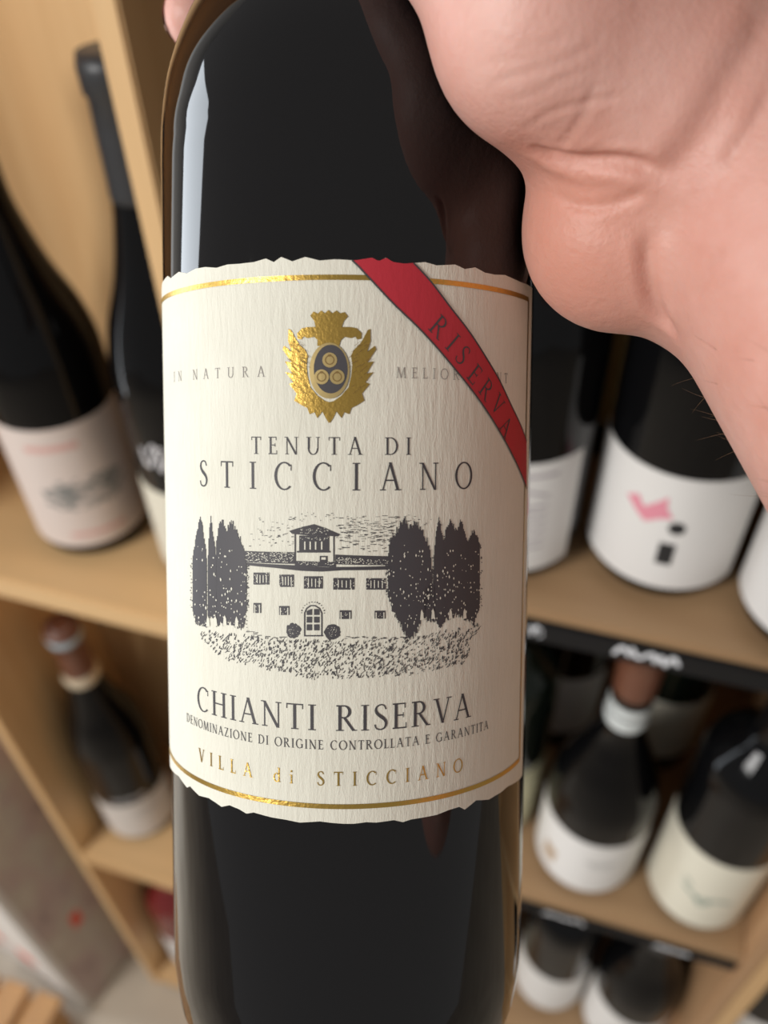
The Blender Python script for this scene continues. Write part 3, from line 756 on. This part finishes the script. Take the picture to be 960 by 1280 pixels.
for k in range(60):
    x = rv.uniform(205, 690); y = 400 + 22 * min(1, max(0, (x - 200) / 90)) + rv.uniform(-3, 4)
    if 330 < x < 500: continue
    vrect(ink, x, y, x + rv.uniform(4, 14), y + rv.uniform(1, 2.8))
# corner of the house, sky hatching, grass
speckle(209, 210, 216, 400, 40, 2, 2); vrect(ink, 213, 205, 215, 300)
for x0, x1, y0, y1, n in ((480, 660, 58, 165, 150), (500, 640, 80, 150, 60), (245, 350, 62, 150, 46), (340, 480, 48, 74, 26), (655, 790, 55, 110, 24), (220, 300, 95, 160, 16)):
    for _ in range(n):
        x, y = rv.uniform(x0, x1), rv.uniform(y0, y1); l = rv.uniform(2, 16 if x0 >= 480 and x1 < 700 else 7)
        vrect(ink, x, y, x + l, y + rv.uniform(1.0, 2.2))
n = 0
while n < 1500:
    x, y = rv.uniform(75, 905), rv.uniform(385, 552)
    lo = np.interp(x, [75, 215, 330, 500, 680, 905], [405, 420, 434, 436, 428, 388]); hi = np.interp(x, [75, 140, 300, 420, 560, 700, 860, 905], [425, 490, 528, 552, 546, 538, 505, 400])
    if not lo < y < hi: continue
    n += 1; l = rv.uniform(3, 10); d_ = rv.uniform(-.2, .9) * l; w = rv.uniform(.8, 1.9)
    vpoly(ink, [(x - w, y), (x + w, y), (x + d_ + w * .6, y - l), (x + d_ - w * .6, y - l)])
ink.build('villa_engraving', M_print, LAB, O_INK)
wht.build('engraving_highlight', M_label, LAB, O_INK + 0.00005)

# ------------------------------------------------------------------ the hand
def P(px, py, z): return np.array([(px - 480) * z / FPX, (640 - py) * z / FPX, z])
RES = 0.0014
lo = np.array([-0.066, -0.165, 0.030]); hi = np.array([0.235, 0.185, 0.262])
nn = np.ceil((hi - lo) / RES).astype(int) + 1
F = np.full(nn, 0.05, np.float32)
gx, gy, gz = [(lo[i] + np.arange(nn[i]) * RES).astype(np.float32) for i in range(3)]
def cone(p0, p1, r0, r1, k=0.010, flat=None):
    """blend a tapered capsule into the field; flat = (unit axis, factor) squashes it along an axis"""
    global F
    p0, p1 = np.asarray(p0, float), np.asarray(p1, float)
    R_ = max(r0, r1) + 0.03
    a_ = np.maximum(((np.minimum(p0, p1) - R_ - lo) / RES).astype(int), 0); b_ = np.minimum(((np.maximum(p0, p1) + R_ - lo) / RES).astype(int) + 1, nn)
    sl_ = tuple(slice(i, j) for i, j in zip(a_, b_))
    X_, Y_, Z_ = np.meshgrid(gx[sl_[0]], gy[sl_[1]], gz[sl_[2]], indexing='ij')
    d = p1 - p0; L2 = d @ d
    X_, Y_, Z_ = X_ - p0[0], Y_ - p0[1], Z_ - p0[2]
    t = np.clip((X_ * d[0] + Y_ * d[1] + Z_ * d[2]) / L2, 0, 1)
    qx, qy, qz = X_ - t * d[0], Y_ - t * d[1], Z_ - t * d[2]
    dist2 = qx * qx + qy * qy + qz * qz
    if flat is not None:
        u, s = flat; pr = qx * u[0] + qy * u[1] + qz * u[2]
        dist2 = dist2 + pr * pr * (1 / (s * s) - 1)
    D = np.sqrt(dist2) - (r0 + (r1 - r0) * t)
    G = F[sl_]; h = np.maximum(k - np.abs(G - D), 0) / k
    F[sl_] = np.minimum(G, D) - h * h * k * 0.25

# forearm and wrist
wr = P(950, 190, 0.146)
fdir = np.array([0.38, -0.85, -0.36]); fdir /= np.linalg.norm(fdir)
cone(wr, wr + fdir * 0.10, 0.0265, 0.0325, 0.012)
cone(wr + fdir * 0.10, wr + fdir * 0.20, 0.0325, 0.038, 0.012)
# palm: four metacarpals from the wrist to the knuckles, right of and behind the bottle
yk = [0.142, 0.122, 0.101, 0.081]                          # index, middle, ring, little
kn = [np.array([0.040, yk[0], 0.205]), np.array([0.045, yk[1], 0.212]), np.array([0.046, yk[2], 0.211]), np.array([0.045, yk[3], 0.204])]
for i, q in enumerate(kn):
    cone(wr + np.array([-0.004, 0.012 - 0.008 * i, 0.010]), q, 0.0165, 0.0125, 0.014)
# little-finger heel of the hand
cone(P(779, 289, 0.150), P(748, 215, 0.168), 0.0156, 0.0148, 0.0035)
cone(P(779, 289, 0.150), P(905, 205, 0.150), 0.0155, 0.0205, 0.008)
# ball of the thumb and the thumb across the front of the shoulder
th0, th1, th2, th3 = P(842, 118, 0.140), P(606, -112, 0.1315), P(470, -262, 0.134), P(392, -330, 0.139)
cone(th0, th1, 0.0228, 0.0160, 0.0045)
cone(P(760, 70, 0.138), P(690, 30, 0.132), 0.0205, 0.0190, 0.006)
cone(th1, th2, 0.0130, 0.0105, 0.006)
cone(th2, th3, 0.0105, 0.0086, 0.004)
# fingers round the back of the bottle
tips = []
def finger(q, pts, rs):
    pr = q; r0 = 0.0098
    for p, r1 in zip(pts, rs):
        cone(pr, p, r0, r1, 0.003); pr, r0 = p, r1
    tips.append((pts[-2], pts[-1], rs[-1]))
finger(kn[0], [(0.004, 0.146, 0.222), (-0.024, 0.144, 0.206), (-0.031, 0.141, 0.184)], [0.0088, 0.0080, 0.0072])
finger(kn[1], [(0.002, 0.126, 0.228), (-0.034, 0.125, 0.212), (-0.042, 0.122, 0.187)], [0.0092, 0.0084, 0.0074])
finger(kn[2], [(0.002, 0.106, 0.229), (-0.035, 0.109, 0.214), (-0.0415, 0.1095, 0.190)], [0.0088, 0.0080, 0.0072])
finger(kn[3], [(0.010, 0.084, 0.228), (-0.016, 0.087, 0.224), (-0.030, 0.089, 0.215)], [0.0080, 0.0072, 0.0064])
tips.append((th2, th3, 0.0086))
# press it against the glass
X_, Y_, Z_ = np.meshgrid(gx, gy, gz, indexing='ij')
hh = (X_ - AC[0]) * AX[0] + (Y_ - AC[1]) * AX[1] + (Z_ - AC[2]) * AX[2]
rad = np.sqrt(np.maximum((X_ - AC[0]) ** 2 + (Y_ - AC[1]) ** 2 + (Z_ - AC[2]) ** 2 - hh * hh, 0))
pz = np.array([p[1] for p in H_PROF[2:]]); prr = np.array([p[0] for p in H_PROF[2:]])
order = np.argsort(pz, kind='stable')
BD = rad - np.interp(hh - HB, pz[order], prr[order]).astype(np.float32) - 0.0007
F = np.maximum(F, -BD); del X_, Y_, Z_, hh, rad, BD

def surface_nets(F):
    S = F < 0
    corners = [(i, j, k) for i in (0, 1) for j in (0, 1) for k in (0, 1)]
    n = np.array(F.shape) - 1
    sub = lambda A, c: A[c[0]:c[0] + n[0], c[1]:c[1] + n[1], c[2]:c[2] + n[2]]
    cnt = sum(sub(S, c).astype(np.int8) for c in corners)
    cells = np.argwhere((cnt > 0) & (cnt < 8))
    idx = np.full(n, -1, np.int64); idx[tuple(cells.T)] = np.arange(len(cells))
    acc = np.zeros((len(cells), 3)); num = np.zeros(len(cells))
    for a_ in corners:
        for ax in range(3):
            if a_[ax]: continue
            b_ = list(a_); b_[ax] = 1
            fa = F[tuple((cells + a_).T)]; fb = F[tuple((cells + b_).T)]
            m_ = (fa < 0) != (fb < 0)
            t = np.where(m_, fa / np.where(m_, fa - fb, 1), 0)
            p = np.repeat(np.array([a_], float), len(cells), 0); p[:, ax] += t
            acc[m_] += p[m_]; num[m_] += 1
    V = lo + (cells + acc / num[:, None]) * RES
    faces = []
    for ax in range(3):
        u, w = (ax + 1) % 3, (ax + 2) % 3
        s0 = [slice(None)] * 3; s1 = [slice(None)] * 3; s0[ax] = slice(0, -1); s1[ax] = slice(1, None)
        A, B = S[tuple(s0)], S[tuple(s1)]
        e = np.argwhere(A != B)
        e = e[(e[:, u] > 0) & (e[:, w] > 0) & (e[:, u] < n[u]) & (e[:, w] < n[w])]
        inside = A[tuple(e.T)]
        def at(du, dw):
            q = e.copy(); q[:, u] -= du; q[:, w] -= dw; return idx[tuple(q.T)]
        q = np.stack([at(1, 1), at(0, 1), at(0, 0), at(1, 0)], 1)
        q[~inside] = q[~inside][:, ::-1]
        faces.append(q)
    return V, np.concatenate(faces)
HV, HF = surface_nets(F); del F
# keep the largest connected shell only, relax the grid steps, then refine and cut the skin folds
me = bpy.data.meshes.new('hand_raw'); me.from_pydata(HV.tolist(), [], HF.tolist())
bm = bmesh.new(); bm.from_mesh(me)
for _ in range(4): bmesh.ops.smooth_vert(bm, verts=bm.verts[:], factor=0.5, use_axis_x=True, use_axis_y=True, use_axis_z=True)
# finer faces where the palm faces the viewer
near = [f for f in bm.faces if f.calc_center_median().z < 0.19 and -0.03 < f.calc_center_median().y < 0.12 and f.calc_center_median().x > -0.02 and f.calc_center_median().x < 0.12]
bmesh.ops.subdivide_edges(bm, edges=list({e for f in near for e in f.edges}), cuts=1, use_grid_fill=True)
for _ in range(2): bmesh.ops.smooth_vert(bm, verts=bm.verts[:], factor=0.4, use_axis_x=True, use_axis_y=True, use_axis_z=True)
bm.normal_update()
bvh = BVHTree.FromBMesh(bm)
def on_skin(px, py):
    d = Vector(((px - 480) / FPX, (640 - py) / FPX, 1)).normalized()
    return bvh.ray_cast(Vector((0, 0, 0)), d)[0]
folds = [  # (course over the skin, depth, half width) in metres
    ([(660, 183), (690, 195), (725, 202), (765, 202), (800, 208), (836, 224)], 0.0015, 0.0013),
    ([(815, 216), (845, 205), (885, 150), (915, 95), (950, 40), (985, -20)], 0.0007, 0.0022),
    ([(812, 285), (809, 315), (811, 345), (817, 375), (830, 400), (850, 420)], 0.0010, 0.0013),
    ([(860, 385), (878, 355), (892, 330), (910, 310)], 0.0003, 0.0010),
    ([(690, 240), (715, 255), (750, 258), (785, 248), (815, 232)], 0.00035, 0.0008),
    ([(675, 195), (715, 212), (745, 228)], 0.00018, 0.0006),
    ([(605, 108), (640, 95), (680, 84), (720, 70), (760, 40)], 0.00016, 0.0006),
    ([(628, 128), (670, 118), (700, 100), (740, 86)], 0.00016, 0.0006),
    ([(650, 165), (690, 140), (735, 128), (790, 118)], 0.00022, 0.0006),
    ([(690, 190), (715, 165), (735, 130), (745, 100)], 0.00022, 0.0007),
    ([(640, 60), (680, 55), (720, 40)], 0.00012, 0.0006),
    ([(600, 80), (650, 74), (700, 66)], 0.00010, 0.0006),
    ([(730, 190), (770, 175), (810, 178)], 0.00018, 0.0006),
    ([(665, 175), (700, 178), (735, 184)], 0.00018, 0.0006),
    ([(900, 215), (925, 180), (950, 140), (962, 110)], 0.0003, 0.0010),
]
bm.verts.ensure_lookup_table()
co = np.array([v.co[:] for v in bm.verts]); no = np.array([v.normal[:] for v in bm.verts])
if no[np.argmin(co[:, 0])][0] > 0: no = -no               # outward normals (the leftmost point is a fingertip)
disp = np.zeros(len(co))
for pts, dep, wd in folds:
    pl = [on_skin(*p[:2]) for p in cmr(pts, 6)]
    pl = np.array([p[:] for p in pl if p is not None])
    if len(pl) < 2: continue
    cand = np.where(np.all(co > pl.min(0) - 5 * wd, 1) & np.all(co < pl.max(0) + 5 * wd, 1))[0]
    if not len(cand): continue
    d = np.full(len(cand), 9.0); tt = np.zeros(len(cand))
    for i in range(len(pl) - 1):
        if np.linalg.norm(pl[i + 1] - pl[i]) > 0.012: continue
        s_ = pl[i + 1] - pl[i]; t = np.clip(((co[cand] - pl[i]) @ s_) / (s_ @ s_ + 1e-12), 0, 1)
        dd = np.linalg.norm(co[cand] - pl[i] - t[:, None] * s_, axis=1)
        m_ = dd < d; d[m_] = dd[m_]; tt[m_] = (i + t[m_]) / (len(pl) - 1)
    fade = np.clip(np.minimum(tt, 1 - tt) * 5 + 0.03, 0, 1)
    disp[cand] -= dep * np.exp(-(d / wd) ** 2) * fade - 0.25 * dep * np.exp(-((d - 2 * wd) / wd) ** 2) * fade
co2 = co + no * disp[:, None]
for v, c in zip(bm.verts, co2): v.co = c
cen = c2w(wr)
bm.verts.ensure_lookup_table()
flipw = np.array([c2w(v.co[:]) - cen for v in bm.verts])
for v, c in zip(bm.verts, flipw): v.co = c
bmesh.ops.recalc_face_normals(bm, faces=bm.faces[:])
bm.normal_update()
vl = bm.verts[int(np.argmin(co[:, 0]))]
if (M.T @ np.array(vl.normal[:]))[0] > 0: bmesh.ops.reverse_faces(bm, faces=bm.faces[:])
me2 = bpy.data.meshes.new('hand'); bm.to_mesh(me2); bm.free(); bpy.data.meshes.remove(me)
me2.polygons.foreach_set('use_smooth', [True] * len(me2.polygons))
M_skin = mat('skin', (0.66, 0.37, 0.30), 0.48, 0, 0.4)
nt, b, N, L = nodes(M_skin)
tc = N('ShaderNodeTexCoord')
n1 = noise(nt, tc.outputs['Object'], 38, (1, 1, 1), 5, 0.6)
r1 = ramp(nt, n1.outputs[0], [(0.28, (0.57, 0.265, 0.205)), (0.5, (0.62, 0.33, 0.27)), (0.75, (0.69, 0.42, 0.36))])
# flushed skin on the pressed heel of the hand
vd = N('ShaderNodeVectorMath'); vd.operation = 'DISTANCE'; L(tc.outputs['Object'], vd.inputs[0])
vd.inputs[1].default_value = tuple(c2w(P(735, 290, 0.142)) - cen)
mr = N('ShaderNodeMapRange'); mr.interpolation_type = 'SMOOTHSTEP'; mr.inputs[1].default_value = 0.022; mr.inputs[2].default_value = 0.006; mr.inputs[3].default_value = 0; mr.inputs[4].default_value = 0.6
L(vd.outputs['Value'], mr.inputs[0])
mx = N('ShaderNodeMix'); mx.data_type = 'RGBA'; L(mr.outputs[0], mx.inputs[0]); L(r1.outputs[0], mx.inputs[6]); mx.inputs[7].default_value = (0.56, 0.22, 0.145, 1)
L(mx.outputs[2], b.inputs['Base Color'])
b.inputs['Subsurface Weight'].default_value = 0.25; b.inputs['Subsurface Radius'].default_value = (1.0, 0.35, 0.2); b.inputs['Subsurface Scale'].default_value = 0.0035
n2 = noise(nt, tc.outputs['Object'], 900, (1, 1, 1), 3, 0.6)
n3 = noise(nt, tc.outputs['Object'], 150, (1.0, 0.45, 1.0), 4, 0.6)
ad = N('ShaderNodeMath'); ad.operation = 'MULTIPLY_ADD'; ad.inputs[1].default_value = 0.5
L(n2.outputs[0], ad.inputs[0]); L(n3.outputs[0], ad.inputs[2])
bump(nt, b, ad.outputs[0], 0.30, 0.0009)
me2.materials.append(M_skin)
HAND = link(bpy.data.objects.new('hand', me2)); HAND.location = cen
tag(HAND, 'bare hand and forearm gripping the held bottle by its shoulder', 'hand')
M_nail = mat('fingernail', (0.70, 0.42, 0.37), 0.35)
for p0, p1, rt_ in tips:
    p0, p1 = np.array(p0), np.array(p1); d = (p1 - p0) / np.linalg.norm(p1 - p0)
    out = p1 - AC; out = out - AX * (out @ AX); out = out - d * (out @ d); out /= np.linalg.norm(out); sd_ = np.cross(d, out)
    vs_, fs = [], []
    for i in range(7):
        for j in range(7):
            u, w = (i / 6 - .5) * 2, (j / 6 - .5) * 2
            al = 0.0040 * u * (1 - .12 * w * w) - 0.0008; ac = rt_ * 0.55 * w
            vs_.append(c2w(p1 + d * al + sd_ * ac + out * (math.sqrt(rt_ * rt_ - ac * ac - max(al, 0) ** 2) + 0.00012)) - cen)
    for i in range(6):
        for j in range(6): fs.append((i * 7 + j, i * 7 + j + 1, i * 7 + j + 8, i * 7 + j + 7))
    meshobj('fingernail', vs_, fs, M_nail, HAND, True)

# fine hairs along the underside of the wrist
hv = np.array([v.co[:] for v in me2.vertices]); hn = np.array([v.normal[:] for v in me2.vertices])
hc = (M.T @ (hv + cen - CAM).T).T
hpx = 480 + FPX * hc[:, 0] / hc[:, 2]; hpy = 640 - FPX * hc[:, 1] / hc[:, 2]
nc = (M.T @ hn.T).T
cand = np.where((hpx > 868) & (hpx < 990) & (hpy > 440) & (hpy < 680) & (nc[:, 2] > -0.45) & (nc[:, 2] < 0.9) & (nc[:, 0] < 0.2))[0]
hr = random.Random(5); vs_, fs = [], []
for _ in range(34 if len(cand) else 0):
    k = hr.choice(list(cand)); p = hc[k].copy(); n_ = nc[k]
    g = fdir * hr.uniform(-0.9, -0.2) + n_ * hr.uniform(0.4, 0.9) + np.array([hr.uniform(-.3, .3) for _ in range(3)]); g /= np.linalg.norm(g)
    l = hr.uniform(0.0025, 0.0055); bend = np.array([hr.uniform(-.4, .4) for _ in range(3)])
    sdv = np.cross(g, [0, 0, 1.0]); sdv /= np.linalg.norm(sdv) + 1e-9; sdu = np.cross(g, sdv)
    b0 = len(vs_); p = p - n_ * 0.0004
    for i in range(5):
        t = i / 4; q = p + g * l * t + bend * l * t * t * 0.4; r = 0.00003 * (1 - 0.8 * t)
        for w in range(3):
            an = 2 * PI * w / 3; vs_.append(c2w(q + sdv * r * math.cos(an) + sdu * r * math.sin(an)) - cen)
    for i in range(4):
        for w in range(3): fs.append((b0 + i * 3 + w, b0 + i * 3 + (w + 1) % 3, b0 + i * 3 + 3 + (w + 1) % 3, b0 + i * 3 + 3 + w))
if vs_:
    tag(meshobj('arm_hair', vs_, fs, mat('light_brown_hair', (0.22, 0.12, 0.06), 0.5), HAND, True), kind='stuff')
